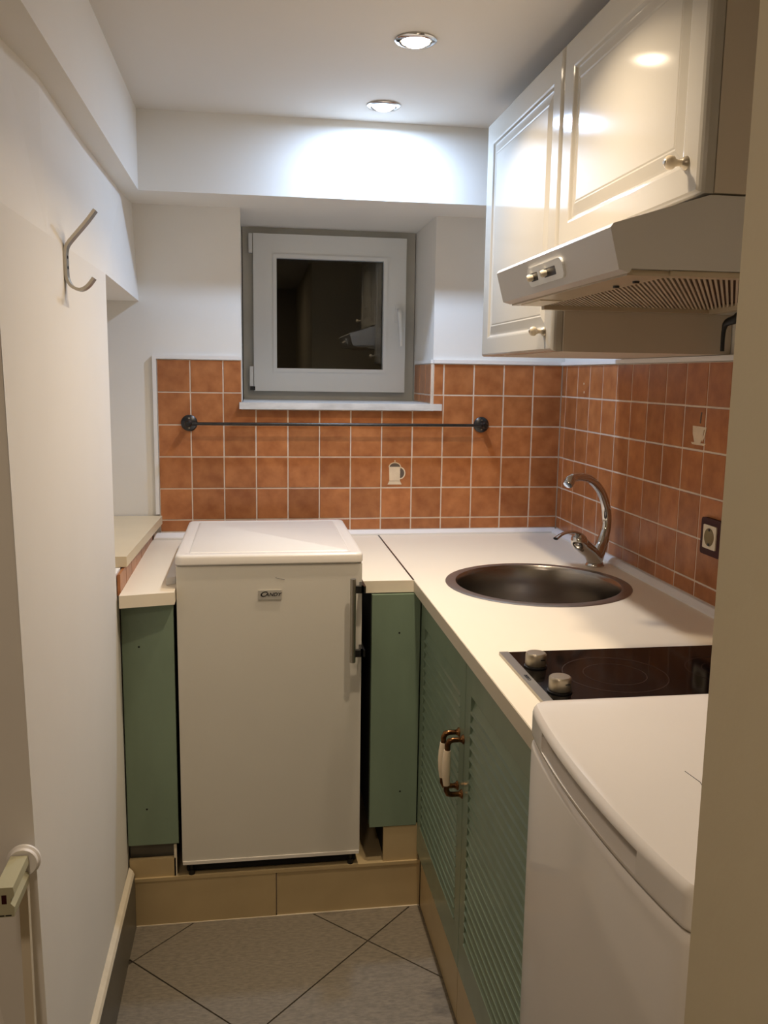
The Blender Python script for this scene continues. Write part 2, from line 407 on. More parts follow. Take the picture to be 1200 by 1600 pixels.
# --- white trims around the tiled area
st(boxes('trim_4', [((-.013, -.004, .995), (-.001, .0105, 1.503)), ((-.001, -.004, 1.491), (.265, .0105, 1.503)), ((.892, -.006, 1.491), (W - .0, .0105, 1.503)), ((.884, .0105, 1.491), (.8925, .31, 1.503))], M_TRIM, bev=.0025))
st(boxes('trim_5', [((W - .008, -1.7, 1.491), (W + .0105, -.006, 1.503))], M_TRIM, bev=.0025))
# --- skirting on the left wall
st(box('baseboard_left', (-.0305, -1.6, 0), (-.017, -.69, .152), M_SKIRT, bev=.001))
st(prism('trim_6', [(-.0305, .1525), (-.0175, .1525), (-.021, .162), (-.0305, .172)], 1, -1.6, -.69, M_SKTOP))
# --- tiled step (plinth) in front of the left run
pl = st(box('trim_7', (-.030, -.676, 0), (.745, -.004, .118), M_GROUT)); pl.name = 'trim_7'
for a, b in ((-.017, .349), (.352, .742)):
    box('tile', (a, -.686 if a > 0 else -.688, .002), (b, -.676, .128), M_BEIGE, pl, bev=.001)
for a, b in ((-.017, .349), (.352, .742)):
    box('tile', (a, -.672, .118), (b, -.02, .132), M_BEIGE, pl, bev=.001)
box('grout_line', (-.017, -.6895, 0), (.742, -.6865, .003), M_SKTOP, pl)
box('edge_strip', (-.017, -.690, .128), (.742, -.672, .137), M_BEIGE, pl, bev=.001)
box('tile', (-.030, -.684, .137), (.088, -.672, .188), M_BEIGE, pl, bev=.001)
box('tile', (.640, -.684, .137), (.736, -.672, .238), M_BEIGE, pl, bev=.001)
box('riser_core', (-.030, -.664, .132), (.084, -.2, .231), M_SKIRT, pl)
box('riser_core', (.645, -.672, .132), (.736, -.2, .236), M_DARK, pl)
box('cable_channel', (.084, -.684, .137), (.091, -.678, .226), M_SKTOP, pl)
# --- kick board under the right run
kb = st(box('trim_8', (.752, -1.66, 0), (.80, -.686, .160), M_DARK))
for a, b in ((-1.13, -.688), (-1.66, -1.133)): box('tile', (.744, a, .002), (.752, b, .160), M_BEIGE, kb, bev=.001)

# ------------------------------------------------------------------ window
wy = .36
wn = bpy.data.objects.new('window_1', None); COL.objects.link(wn); wn.location = (.58, wy, 1.357); POS['window_1'] = Vector(wn.location); wn['kind'] = 'structure'
def frame(name, x0, x1, z0, z1, wd, y0, y1, m, parent, bev=.003):
    bm = bmesh.new()
    o = [(x0, z0), (x1, z0), (x1, z1), (x0, z1)]; i = [(x0 + wd, z0 + wd), (x1 - wd, z0 + wd), (x1 - wd, z1 - wd), (x0 + wd, z1 - wd)]
    V = {}
    for k, (pts) in enumerate((o, i)):
        for y in (y0, y1): V[k, y] = [bm.verts.new((p[0], y, p[1])) for p in pts]
    for n in range(4):
        m_ = (n + 1) % 4
        bm.faces.new((V[0, y0][n], V[0, y0][m_], V[1, y0][m_], V[1, y0][n])); bm.faces.new((V[0, y1][n], V[1, y1][n], V[1, y1][m_], V[0, y1][m_]))
        bm.faces.new((V[0, y0][n], V[0, y1][n], V[0, y1][m_], V[0, y0][m_])); bm.faces.new((V[1, y0][n], V[1, y0][m_], V[1, y1][m_], V[1, y1][n]))
    return link(name, tomesh(bm, bev), m, parent)
frame('window_frame', .268, .890, 1.357, 1.960, .05, wy + .005, wy + .07, M_PVC2, wn)
sash = frame('sash', .305, .853, 1.388, 1.936, .075, wy - .022, wy + .03, M_PVC, wn, bev=.006)
frame('glazing_bead', .374, .784, 1.457, 1.867, .013, wy - .026, wy + .002, M_PVC, sash, bev=.003)
box('pane', (.384, wy, 1.467), (.774, wy + .006, 1.857), M_GLASS, sash)
box('hinge', (.290, wy - .02, 1.870), (.303, wy + .004, 1.935), M_PVC, wn, bev=.003)
hg = box('hinge', (.290, wy - .02, 1.405), (.303, wy + .004, 1.475), M_PVC, wn, bev=.003)
box('hinge_pin', (.291, wy - .022, 1.390), (.309, wy - .006, 1.404), M_BAR, hg, bev=.002)
hd = box('handle_plate', (.812, wy - .032, 1.640), (.838, wy - .022, 1.700), M_PVC, sash, bev=.004)
tube('handle_lever', [(.825, wy - .030, 1.682), (.825, wy - .055, 1.682), (.825, wy - .064, 1.670), (.829, wy - .064, 1.62), (.834, wy - .060, 1.555)], [.008, .008, .009, .0085, .007], M_PVC, sash, n=10)
# night outside: an added black board behind the glass stands in for darkness
st(boxes('night_backdrop', [((.0, .95, 1.0), (1.2, 1.0, 2.3))], M_DARK))
o = box('marble_sill', (.257, -.026, 1.336), (.917, wy + .0, 1.3575), M_MAR, bev=.003)
tag(o, 'white grey-veined marble slab forming the sill under the small window', 'window sill')
# fit the sill inside the opening: notch beyond the wall face
o.data.clear_geometry(); bm = bmesh.new()
addprism(bm, [(.257, -.026), (.917, -.026), (.917, -.001), (.889, -.001), (.889, wy), (.268, wy), (.268, -.001), (.257, -.001)], 2, 1.3365, 1.3575)
me = tomesh(bm, .002); me.transform(Matrix.Translation(-POS[o.name])); me.materials.append(M_MAR); o.data = me

# ------------------------------------------------------------------ ceiling spotlights
for (x, y, col, p, lab, kind) in LAMPS:
    t = thing('ceiling_spotlight', lab, 'ceiling light', (x, y, CZ), 'ceiling spotlights')
    lathe('trim_ring', [(.046, 0), (.047, -.003), (.043, -.006), (.036, -.007), (.034, -.004), (.033, 0)], (x, y, CZ), M_CHROME, t)
    lathe('bulb', [(.0, -.014), (.012, -.0135), (.022, -.011), (.028, -.006), (.030, 0)], (x, y, CZ), M_BULB[kind], t)
    ld = bpy.data.lights.new('lamp_glow', 'AREA'); ld.shape = 'DISK'; ld.size = .05; ld.energy = p; ld.color = col
    if kind == 'warm': ld.spread = math.radians(128)
    lo = bpy.data.objects.new('lamp_glow', ld); COL.objects.link(lo); lo.parent = t; lo.location = (0, 0, -.0165)
hl = bpy.data.lights.new('hall_fill', 'AREA'); hl.shape = 'DISK'; hl.size = .25; hl.energy = HALL_W; hl.color = (1.0, .80, .62)  # added fill light behind the camera, no fixture, brightens the dim near side
ho = bpy.data.objects.new('hall_fill', hl); COL.objects.link(ho); ho.location = (-.05, -3.0, 2.15)

# ------------------------------------------------------------------ worktops
def blend_top(name, poly, z0, z1, label, bev=.002):
    o = prism(name, poly, 2, z0, z1, M_TOP, bev=bev); return tag(o, label, 'worktop')
ZT = .9206; ZB = .889
SC = (1.0265, -.739); SR = .238
# right worktop with the sink hole: ring of quads around the circle, then outer polygon
def worktop_with_hole():
    bm = bmesh.new(); n = 64; x0, x1, y0, y1 = .713, W - .001, -1.668, -.001
    hole = [(SC[0] + (SR - .012) * math.cos(2 * math.pi * i / n), SC[1] + (SR - .012) * math.sin(2 * math.pi * i / n)) for i in range(n)]
    cor = [(x1, y1), (x0, y1), (x0, y0), (x1, y0)]
    rings = []
    sq = []
    for i in range(n):
        a = 2 * math.pi * i / n; c, s = math.cos(a), math.sin(a); t = 1e9
        if c > 1e-9: t = min(t, (x1 - SC[0]) / c)
        if c < -1e-9: t = min(t, (x0 - SC[0]) / c)
        if s > 1e-9: t = min(t, .30 / s)
        if s < -1e-9: t = min(t, -.30 / s)
        sq.append((SC[0] + c * t, SC[1] + s * t))
    for z in (ZT, ZB):
        rings.append(([bm.verts.new((*p, z)) for p in hole], [bm.verts.new((*p, z)) for p in sq]))
    for h, q in rings:
        for i in range(n): bm.faces.new((h[i], h[(i + 1) % n], q[(i + 1) % n], q[i]))
    for i in range(n):
        bm.faces.new((rings[0][0][i], rings[1][0][i], rings[1][0][(i + 1) % n], rings[0][0][(i + 1) % n]))
    ym, yM = SC[1] - .30, SC[1] + .30
    # front and back slabs, plus corner fillers
    for (a, b, c, d) in ((x0, y0, x1, ym), (x0, yM, x1, y1)):
        addbox(bm, (a, b, ZB), (c, d, ZT))
    for cx_, cy_ in ((x0, ym), (x1, ym), (x0, yM), (x1, yM)):
        # nearest points of sq on each side of the corner
        ps = sorted(sq, key=lambda p: (p[0] - cx_) ** 2 + (p[1] - cy_) ** 2)
        px = next(p for p in ps if abs(p[0] - cx_) < 1e-6); py = next(p for p in ps if abs(p[1] - cy_) < 1e-6)
        if px == py: continue
        for z in (ZT, ZB): bm.faces.new([bm.verts.new((*p, z)) for p in (px, (cx_, cy_), py)])
    # side walls beside the hole
    for x in (x0, x1): bm.faces.new([bm.verts.new(p) for p in ((x, ym, ZB), (x, yM, ZB), (x, yM, ZT), (x, ym, ZT))])
    bmesh.ops.remove_doubles(bm, verts=bm.verts, dist=1e-6)
    return tomesh(bm)
wt = tag(link('worktop', worktop_with_hole(), M_TOP), 'long cream laminate worktop holding the round sink and the hob', 'worktop')
box('front_edge', (.7115, -1.668, ZB + .0005), (.7129, -.674, ZT - .0008), M_EDGE, wt)
o = tag(box('worktop', (.578, -.676, ZB), (.7115, -.001, ZT), M_TOP, bev=.002), 'short cream worktop piece right of the small fridge, left of the dark seam', 'worktop')
box('metal_seam', (.7085, -.672, ZT - .0002), (.7135, -.024, ZT + .0006), M_BAR, wt)
o = blend_top('worktop', [(-.024, -.754), (.104, -.727), (.098, -.004), (-.024, -.004)], .884, .915, 'narrow cream worktop piece between the left wall ledge and the small fridge')
o = prism('cover_strip', [(.078, -.655), (.100, -.640), (.100, -.20), (.080, -.20)], 2, .9155, .934, M_TRIM, bev=.002)
tag(o, 'loose white cover strip lying on the narrow left worktop along the fridge', 'strip')
up = thing('worktop_upstand', 'low white sealing strip running round the back of the worktops below the tiles', 'sealing strip', (.7, -.01, .921))
prism('strip', [(-.022, .9209), (-.022, .926), (-.008, .936), (.001, .936), (.001, .9209)], 0, .58, W - .006, M_TRIM, up, bev=.001)
prism('strip', [(-.022, .9159), (-.022, .921), (-.008, .934), (.001, .934), (.001, .9159)], 0, -.02, .115, M_TRIM, up, bev=.001)
prism('strip', [(W - .022, .9209), (W - .022, .926), (W - .008, .936), (W - .0, .936), (W - .0, .9209)], 1, -1.66, -.022, M_TRIM, up, bev=.001)

# ------------------------------------------------------------------ left ledge
lg = prism('wooden_ledge', [(-.29, -.0), (.006, -.0), (-.018, -.648), (-.29, -.648)], 2, .9635, .990, M_LED, bev=.006, seg=3)
tag(lg, 'cream varnished shelf board on the niche in the left wall', 'ledge')
# ------------------------------------------------------------------ towel rail
rl = thing('hanging_rail', 'thin dark metal rail with round end plates across the terracotta tiles', 'rail', (.58, 0, 1.29))
tube('rod', [(.098, -.045, 1.29), (1.058, -.045, 1.29)], .005, M_BAR, rl, n=12)
for x in (.098, 1.058):
    e = lathe('end_plate', [(0, 0), (.026, 0), (.026, .004), (.022, .008), (.008, .010), (.008, .040), (.011, .042), (.011, .056), (.008, .060), (0, .060)], (x, -.0012, 1.29), M_BAR, rl, d=(0, -1, 0))
    for dz in (.015, -.015): lathe('screw', [(0, .0095), (.003, .0095), (.0032, .007)], (x, -.001, 1.29 + dz), M_ALU, e, d=(0, -1, 0), n=10)

# ------------------------------------------------------------------ small fridge
f1 = thing('small_fridge', 'old white under-counter fridge with silver bar handle standing on the tiled step', 'fridge', (.34, -.42, .132))
box('body', (.110, -.632, .170), (.570, -.165, .972), M_FRIDGE, f1, bev=.004)
box('base', (.115, -.668, .139), (.565, -.17, .170), M_DARK, f1)  # black filler stands in for the shadow in the gap under the fridge
dr = box('door', (.106, -.692, .178), (.573, -.634, .9715), M_FRIDGE, f1, bev=.010, seg=3)
box('door_seal', (.112, -.636, .19), (.566, -.630, .965), M_BLACK, f1)
rs = box('bottom_trim', (.107, -.6945, .171), (.572, -.650, .180), M_LID, f1, bev=.003)
for k in range(16):
    x = .125 + .42 * random.random() ** 2.2; 
    prism('rust_spot', [(x, -.6912), (x + random.uniform(.003, .012), -.6912), (x + .004, -.690)], 2, .1775, .1795 + random.random() * .002, M_RUST, dr)
for x, y in ((.128, -.680), (.550, -.680)): lathe('foot', [(0, 0), (.008, 0), (.008, .012), (.004, .014), (.004, .034), (0, .034)], (x, y, .137), M_BLACK, f1, n=14)
def lid(name, x0, x1, y0, y1, z0, z1, r, m, parent, inset=.02):
    bm = bmesh.new()
    def rr(k, z, rad):
        out = []
        for cx_, cy_, a in ((x1 - k - rad, y1 - k - rad, 0), (x0 + k + rad, y1 - k - rad, 90), (x0 + k + rad, y0 + k + rad, 180), (x1 - k - rad, y0 + k + rad, 270)):
            for i in range(7):
                t = math.radians(a + 15 * i); out.append(bm.verts.new((cx_ + rad * math.cos(t), cy_ + rad * math.sin(t), z)))
        return out
    prof = [(.004, z0), (0, z0 + .004), (0, z1 - .007), (.002, z1 - .003), (.005, z1 - .0008), (.009, z1), (inset + .008, z1), (inset + .010, z1 - .0015), (inset + .013, z1 - .0015), (inset + .016, z1 + .001)]
    R_ = [rr(k, z, max(r - k * .8, .006)) for k, z in prof]
    for p, q in zip(R_, R_[1:]):
        n = len(p)
        for i in range(n): bm.faces.new((p[i], p[(i + 1) % n], q[(i + 1) % n], q[i]))
    bm.faces.new(R_[-1]); bm.faces.new(R_[0][::-1])
    return link(name, tomesh(bm), m, parent, smooth=True)
l1 = lid('lid', .103, .576, -.697, -.165, .9730, 1.000, .018, M_LID, f1); sharp(l1.data, 35)
hb = thing  # handle
h1 = tube('handle', [(.545, -.738, .724), (.545, -.738, .942)], .0075, M_ALU, f1, n=16)
box('handle_bracket', (.545, -.741, .905), (.572, -.729, .923), M_BAR, h1, bev=.002); box('handle_bracket', (.566, -.741, .905), (.577, -.66, .923), M_BAR, h1, bev=.002)
box('handle_bracket', (.545, -.741, .738), (.572, -.729, .756), M_BAR, h1, bev=.002); box('handle_bracket', (.566, -.741, .738), (.577, -.66, .756), M_BAR, h1, bev=.002)
bd = box('badge', (.309, -.6955, .883), (.367, -.692, .907), M_BADGE, f1, bev=.001)
text('badge_lettering', 'C', .0185, Matrix.Translation((.3195, -.6957, .8965)) @ Matrix.Rotation(math.pi / 2, 4, 'X'), M_INK, bd, shear=.35, sx=1.25)
text('badge_lettering', 'ANDY', .0125, Matrix.Translation((.345, -.6957, .8955)) @ Matrix.Rotation(math.pi / 2, 4, 'X'), M_INK, bd, shear=.3, sx=1.12)
tube('scratch', [(.352, -.6923, .939), (.362, -.6923, .936), (.375, -.6923, .933)], .0006, M_BAR, dr, n=5)

# ------------------------------------------------------------------ green filler panels
p1 = tag(box('green_panel', (-.030, -.690, .232), (.097, -.668, .880), M_GREEN2, bev=.0015), 'green painted wooden filler panel between the left wall and the small fridge', 'panel')
p2 = tag(box('green_panel', (.601, -.686, .240), (.729, -.664, .886), M_GREEN2, bev=.0015), 'green painted wooden filler panel right of the small fridge, beside the louvred doors', 'panel')
for (x, z, par, y) in ((.011, .767, p1, -.690), (.019, .331, p1, -.690), (.674, .782, p2, -.686), (.683, .339, p2, -.686)):
    lathe('screw_hole', [(0, .0004), (.0024, .0004), (.0026, .0)], (x, y, z), M_DARK, par, d=(0, -1, 0), n=10)
# carcass sides behind the panels
box('carcass_side', (.072, -.668, .232), (.090, -.15, .880), M_DARK, p1); box('carcass_side', (.603, -.664, .240), (.620, -.15, .886), M_DARK, p2)

# ------------------------------------------------------------------ green base cabinet with louvred doors
bc = thing('base_cabinet', 'green base cabinet with two louvred doors below the sink and hob', 'cabinet', (1.03, -1.15, .16))
def addopen(bm):
    for a, b in (((.762, -1.664, .165), (1.32, -1.650, .885)), ((.762, -.045, .165), (1.32, -.03, .885)), ((.762, -1.650, .165), (1.32, -.045, .18)), ((1.305, -1.650, .18), (1.32, -.045, .885))): addbox(bm, a, b)
bm = bmesh.new(); addopen(bm); link('carcass', tomesh(bm), M_GREEN, bc)
XD = .731
sl = bmesh.new()
for dn, (y1, y0) in enumerate(((-.692, -1.1775), (-1.1805, -1.664))):
    st_w = .044; z0, z1 = .168, .884
    d = box('door', (XD, y1 - st_w, z0), (XD + .021, y1, z1), M_GREEN, bc, bev=.0015)
    bm = bmesh.new()
    for a, b in (((XD, y1 - st_w, z0), (XD + .021, y1, z1)), ((XD, y0, z0), (XD + .021, y0 + st_w, z1)), ((XD, y0 + st_w, z0), (XD + .021, y1 - st_w, z0 + .085)), ((XD, y0 + st_w, z1 - .075), (XD + .021, y1 - st_w, z1))): addbox(bm, a, b)
    addbox(bm, (XD + .017, y0 + st_w, z0 + .08), (XD + .020, y1 - st_w, z1 - .07))
    me = tomesh(bm, .0012); me.transform(Matrix.Translation(-POS[d.name])); me.materials.append(M_GREEN); d.data = me
    sm = None; zz = z0 + .085 + .004
    ya, yb = y0 + st_w, y1 - st_w
    while zz < z1 - .075 - .012:
        prof = [(XD - .0016, zz), (XD - .0020, zz + .0008), (XD - .0016, zz + .0018), (XD + .0022, zz + .0040), (XD + .0085, zz + .0215), (XD + .0095, zz + .0240), (XD + .015, zz + .0240), (XD + .015, zz + .017), (XD + .006, zz + .0)]
        if sm is None:
            sb = prism('slat', prof, 1, ya, yb, M_GREEN, d); sm = sb.data; zref = zz
            sx_, sy_ = POS[sb.name].x, POS[sb.name].y; sz_ = POS[sb.name].z
        else: share('slat', sm, d, (sx_, sy_, sz_ + zz - zref))
        zz += .0246
    # porcelain and brass bow handle on this stile
    hy = -1.133 if dn == 0 else -1.172; zt, zb = .694, .572
    h = tube('porcelain_grip', [(XD - .034, hy, zb + .022), (XD - .0355, hy, zb + .04), (XD - .036, hy, (zt + zb) / 2), (XD - .0355, hy, zt - .04), (XD - .034, hy, zt - .022)], [.0072, .0085, .0092, .0085, .0072], M_PORC, d, n=16)
    for zc, s in ((zt, -1), (zb, 1)):
        e = tube('brass_elbow', [(XD - .034, hy, zc + s * .026), (XD - .034, hy, zc + s * .010), (XD - .030, hy, zc + s * .002), (XD - .022, hy, zc), (XD - .0005, hy, zc)], [.0062, .0062, .0064, .0056, .0052], M_BRASS, h, n=12)
        lathe('brass_rosette', [(0, .007), (.006, .007), (.007, .004), (.0095, .0025), (.0105, 0)], (XD - .0002, hy, zc), M_BRASS, h, d=(-1, 0, 0), n=18)

# ------------------------------------------------------------------ round sink
sk = thing('round_sink', 'round stainless steel basin set in the cream worktop', 'sink', (SC[0], SC[1], ZT - .16))
lathe('basin', [(.2125, .1600 + .0025), (.2095, .158), (.2065, .150), (.204, .10), (.201, .05), (.190, .022), (.170, .010), (.12, .005), (.042, .001), (.040, -.002), (.0, -.002), (0, -.004), (.045, -.005), (.19, .015), (.206, .05), (.209, .14), (.2125, .1595)], (SC[0], SC[1], ZT - .16), M_STEEL, sk, n=96)
lathe('rim', [(.2125, .0024), (.2165, .0036), (.222, .0030), (.228, .0028), (.234, .0028), (.2385, .0014), (.239, .0003), (.228, .0002), (.2126, .0004)], (SC[0], SC[1], ZT), M_STEELRIM, sk, n=96)
lathe('drain', [(0, .0016), (.010, .0016), (.012, .003), (.020, .0045), (.036, .0045), (.039, .002), (.039, -.001)], (SC[0], SC[1], ZT - .1600), M_CHROME, sk, n=32)

# ------------------------------------------------------------------ tap
fb = Vector((1.26, -.546, ZT)); dh = Vector((-.77, -.638, 0)).normalized(); Z = Vector((0, 0, 1))
def fp(s, z): return fb + dh * s + Z * (z - ZT)
tp = thing('kitchen_tap', 'chrome single-lever tap with curved swan-neck spout behind the round sink', 'tap', fb)
lathe('base_ring', [(0, .0003), (.027, .0003), (.0275, .003), (.025, .006), (.0235, .010), (0, .010)], fb, M_CHROME, tp, n=32)
bm = bmesh.new()
addtube(bm, [fp(0, .932), fp(.008, .945), fp(.03, .965), fp(.066, .985), fp(.088, .998)], [.022, .0225, .021, .0215, .0205], n=20, sub=4)
addtube(bm, [fp(0, .936), fp(-.012, .953), fp(-.032, .975), fp(-.045, .996)], [.0215, .021, .0175, .0165], n=20, sub=4)
me = tomesh(bm); bo = link('body', me, M_CHROME, tp, smooth=True); sharp(me, 55)
tube('spout', [fp(-.045, .997), fp(-.056, 1.028), fp(-.055, 1.066), fp(-.038, 1.105), fp(-.004, 1.142), fp(.048, 1.171), fp(.10, 1.183), fp(.145, 1.184), fp(.163, 1.178)], [.0155, .0145, .0135, .0130, .0125, .012, .0118, .0118, .0118], M_CHROME, tp, n=20, sub=5)
lathe('aerator', [(0, 0), (.0135, 0), (.0142, .003), (.0142, .017), (.0125, .020), (.0, .020)], fp(.158, 1.181), M_CHROME, tp, d=(dh * .72 - Z * .7), n=24)
# lever head and lever
lathe('lever_head', [(0, -.012), (.020, -.012), (.0225, -.006), (.0225, .008), (.019, .018), (.011, .025), (0, .027)], fp(.094, 1.002), M_CHROME, tp, d=(dh * .62 + Z * .78), n=28)
tube('lever', [fp(.085, 1.019), fp(.115, 1.031), fp(.150, 1.037), fp(.190, 1.036), fp(.222, 1.028)], [.008, .009, .0075, .0065, .0075], M_CHROME, tp, n=14, sub=4, flat=.55)

# ------------------------------------------------------------------ hob
hb_ = thing('ceramic_hob', 'black glass two-zone hob with metal side trims and two knobs', 'hob', (1.02, -1.44, ZT))
x0, x1, y0, y1 = .762, 1.275, -1.590, -1.305
box('glass_plate', (x0 + .018, y0, ZT + .0004), (x1 - .018, y1, ZT + .0056), M_HOB, hb_, bev=.0012)
tr = box('side_trim', (x0, y0, ZT + .0004), (x0 + .018, y1, ZT + .0066), M_ALU, hb_, bev=.0022, seg=3)
box('side_trim', (x1 - .018, y0, ZT + .0004), (x1, y1, ZT + .0066), M_ALU, hb_, bev=.0022, seg=3)
text('hob_lettering', 'BEKO', .0085, Matrix.Translation((x0 + .0095, -1.452, ZT + .0067)) @ Matrix.Rotation(-math.pi / 2, 4, 'Z'), M_INK, tr, sx=1.3)
for (kx, ky) in ((.806, -1.392), (.806, -1.520)):
    k = lathe('knob', [(0, .0055), (.0165, .0055), (.0165, .008), (.0185, .009), (.0192, .012), (.0188, .028), (.0182, .0305), (.0165, .032), (0, .0325)], (kx, ky, ZT), M_KNOB, hb_, n=40)
    lathe('knob_base', [(0, .0056), (.0212, .0056), (.0212, .0078), (.018, .0082), (0, .0082)], (kx, ky, ZT), M_BLACK, k, n=32)
    box('pointer_notch', (kx + .003, ky - .0187, ZT + .0215), (kx + .0115, ky - .0150, ZT + .0235), M_BAR, k, bev=.0006)
for cxr, cyr, rr_ in ((.935, -1.448, .092), (1.15, -1.448, .072)):
    lathe('cooking_zone', [(rr_, .0), (rr_, .00015), (rr_ + .0012, .00015), (rr_ + .0012, 0)], (cxr, cyr, ZT + .0057), M_RING, hb_, n=72)
    lathe('cooking_zone', [(rr_ * .6, .0), (rr_ * .6, .00012), (rr_ * .6 + .0008, .00012), (rr_ * .6 + .0008, 0)], (cxr, cyr, ZT + .0057), M_RING, hb_, n=72)

# ------------------------------------------------------------------ near white appliance
f2 = thing('white_refrigerator', 'glossy white fridge with recessed top grip in front of the hob', 'fridge', (.98, -1.91, 0))
yA, yB = -1.6705, -2.157
box('body', (.770, yB + .004, .03), (1.29, yA - .004, .918), M_FR2, f2, bev=.006)
def bow(y):
    t = (y - yA) / (yB - yA); return .7077 - .019 * (1 - (2 * t - 1) ** 2) ** .8
def swept(name, prof, m, parent, n=40, r=.012):
    """prof(t) -> list of (dx, z); dx measured back from the bowed front; ends rounded by r"""
    bm = bmesh.new(); rings = []
    for i in range(n + 1):
        # cluster samples at the ends
        u = i / n; t = .5 - .5 * math.cos(math.pi * u); y = yA + (yB - yA) * t
        e = min(t, 1 - t) * abs(yB - yA); back = 0 if e > r else r - math.sqrt(max(0, r * r - (r - e) ** 2))
        rings.append([bm.verts.new((bow(y) + dx + (back if dx < .03 else 0), y, z)) for dx, z in prof(t)])
    k = len(rings[0])
    for p, q in zip(rings, rings[1:]):
        for j in range(k): bm.faces.new((p[j], q[j], q[(j + 1) % k], p[(j + 1) % k]))
    bm.faces.new(rings[0]); bm.faces.new(rings[-1][::-1])
    me = tomesh(bm); o = link(name, me, m, parent, smooth=True); sharp(me, 32); return o
def topprof(t):
    g_ = 0.0
    if .17 < t < .80: g_ = .026 * min(1, (t - .17) / .012, (.80 - t) / .006)
    s = .5 if g_ else 0
    return [(.004, .9205), (.001, .9225), (0, .925), (0, .9275), (g_ * .5, .929), (g_, .9315), (g_, .949), (g_ * .35, .9535), (0, .9555), (0, .958), (.002, .9645), (.006, .9685), (.013, .970), (.54, .970), (.54, .9205)]
l2 = swept('top', topprof, M_FR2, f2, n=90)
def doorprof(t): return [(.010, .05), (.003, .052), (0, .058), (0, .905), (.0015, .9115), (.005, .9155), (.012, .917), (.055, .917), (.055, .05)]
dd = swept('door', doorprof, M_FR2, f2, n=60)
box('door_gap', (.722, yB + .01, .9165), (.775, yA - .01, .9210), M_DARK, f2)
for x, y in ((.81, -1.71), (.81, -2.12), (1.25, -1.71), (1.25, -2.12)): lathe('foot', [(0, 0), (.02, 0), (.02, .012), (.009, .014), (.009, .035), (0, .035)], (x, y, 0), M_BLACK, f2, n=14)
bm = bmesh.new(); addtube(bm, [(.822, -1.92, .97025), (.826, -1.95, .97025), (.823, -1.962, .97025)], .0004, n=5)
link('scratch', tomesh(bm), M_BAR, l2)

# ------------------------------------------------------------------ wall cabinets
XC = .935
def panel_door(name, y0, y1, z0, z1, m, parent, ins=(.058, .064, .062, .062)):
    """raised-panel door, front at XC facing -x, y0<y1"""
    bm = bmesh.new()
    prof = [(0, .022), (0, .009), (.0025, .0045), (.006, .0018), (.011, .0)]
    rings = []
    for k, d in prof:
        rings.append([bm.verts.new((XC + d, y, z)) for y, z in ((y0 + k, z0 + k * .6), (y1 - k, z0 + k * .6), (y1 - k, z1 - k * .6), (y0 + k, z1 - k * .6))])
    a, b, c, e = ins   # near side, far side, bottom, top
    def rec(f, d):
        return [bm.verts.new((XC + d, y, z)) for y, z in ((y0 + a + f, z0 + c - .012 + f), (y1 - b - f, z0 + c - .012 + f), (y1 - b - f, z1 - e - f), (y0 + a + f, z1 - e - f))]
    for f, d in ((-.004, 0), (0, .001), (.0035, .0052), (.006, .006), (.010, .0054), (.028, .0012), (.031, .0022), (.034, .0014)): rings.append(rec(f, d))
    for p, q in zip(rings, rings[1:]):
        for i in range(4): bm.faces.new((p[i], p[(i + 1) % 4], q[(i + 1) % 4], q[i]))
    bm.faces.new(rings[-1]); bm.faces.new(rings[0][::-1])
    return link(name, tomesh(bm), m, parent)
def cab_knob(y, z, parent):
    k = lathe('knob', [(0, .034), (.006, .0335), (.0095, .030), (.0105, .026), (.0095, .021), (.006, .0175), (.0045, .013), (.005, .007), (.0085, .003), (.0095, 0)], (XC, y, z), M_PORC, parent, d=(-1, 0, 0), n=24)
    lathe('knob_tip', [(0, .0355), (.003, .0355), (.0048, .0335), (.0062, .0332), (.0065, .032)], (XC, y, z), M_KNOB, k, d=(-1, 0, 0), n=16)
    lathe('knob_collar', [(.0052, .008), (.0098, .0035), (.0104, 0)], (XC - .0002, y, z), M_KNOB, k, d=(-1, 0, 0), n=18)
CT = 2.120
c1 = thing('wall_cabinet', 'tall cream wall cabinet with raised panel door, the one near the window', 'cabinet', (1.14, -.74, 1.50))
bm = bmesh.new(); addbox(bm, (.9585, -1.040, 1.5045), (W + .008, -.455, CT)); link('body', tomesh(bm, .0008), M_CABSIDE, c1)
d1 = panel_door('door', -1.034, -.440, 1.505, CT, M_CAB, c1); cab_knob(-.982, 1.549, d1)
c2 = thing('wall_cabinet', 'shorter cream wall cabinet with raised panel door above the cooker hood', 'cabinet', (1.14, -1.34, 1.715))
bm = bmesh.new(); addbox(bm, (.9585, -1.640, 1.715), (W + .008, -1.041, CT)); link('body', tomesh(bm, .0008), M_CABSIDE, c2)
d2 = panel_door('door', -1.6395, -1.037, 1.714, CT, M_CAB, c2); cab_knob(-1.595, 1.764, d2)

# ------------------------------------------------------------------ cooker hood
hd_ = thing('cooker_hood', 'slim white cooker hood with slide switches and ribbed filter under the short cabinet', 'cooker hood', (1.07, -1.34, 1.60))
HY0, HY1 = -1.636, -1.042
pro = [(.822, 1.604), (.806, 1.662), (.810, 1.668), (.955, 1.7125), (W + .007, 1.7125), (W + .007, 1.590), (1.30, 1.590), (1.30, 1.606), (.842, 1.606), (.838, 1.600)]
prism('body', pro, 1, HY0, HY1, M_HOOD, hd_, bev=.0012)
un = boxes('underside', [((.840, HY0 + .012, 1.5975), (.905, HY1 - .004, 1.6055)), ((.905, HY1 - .022, 1.590), (1.30, HY1 - .004, 1.6055)), ((.905, HY0 + .006, 1.5975), (1.30, HY0 + .030, 1.6055)), ((1.275, HY0 + .03, 1.590), (1.30, HY1 - .022, 1.6055))], M_HOODIN, hd_, bev=.0015)
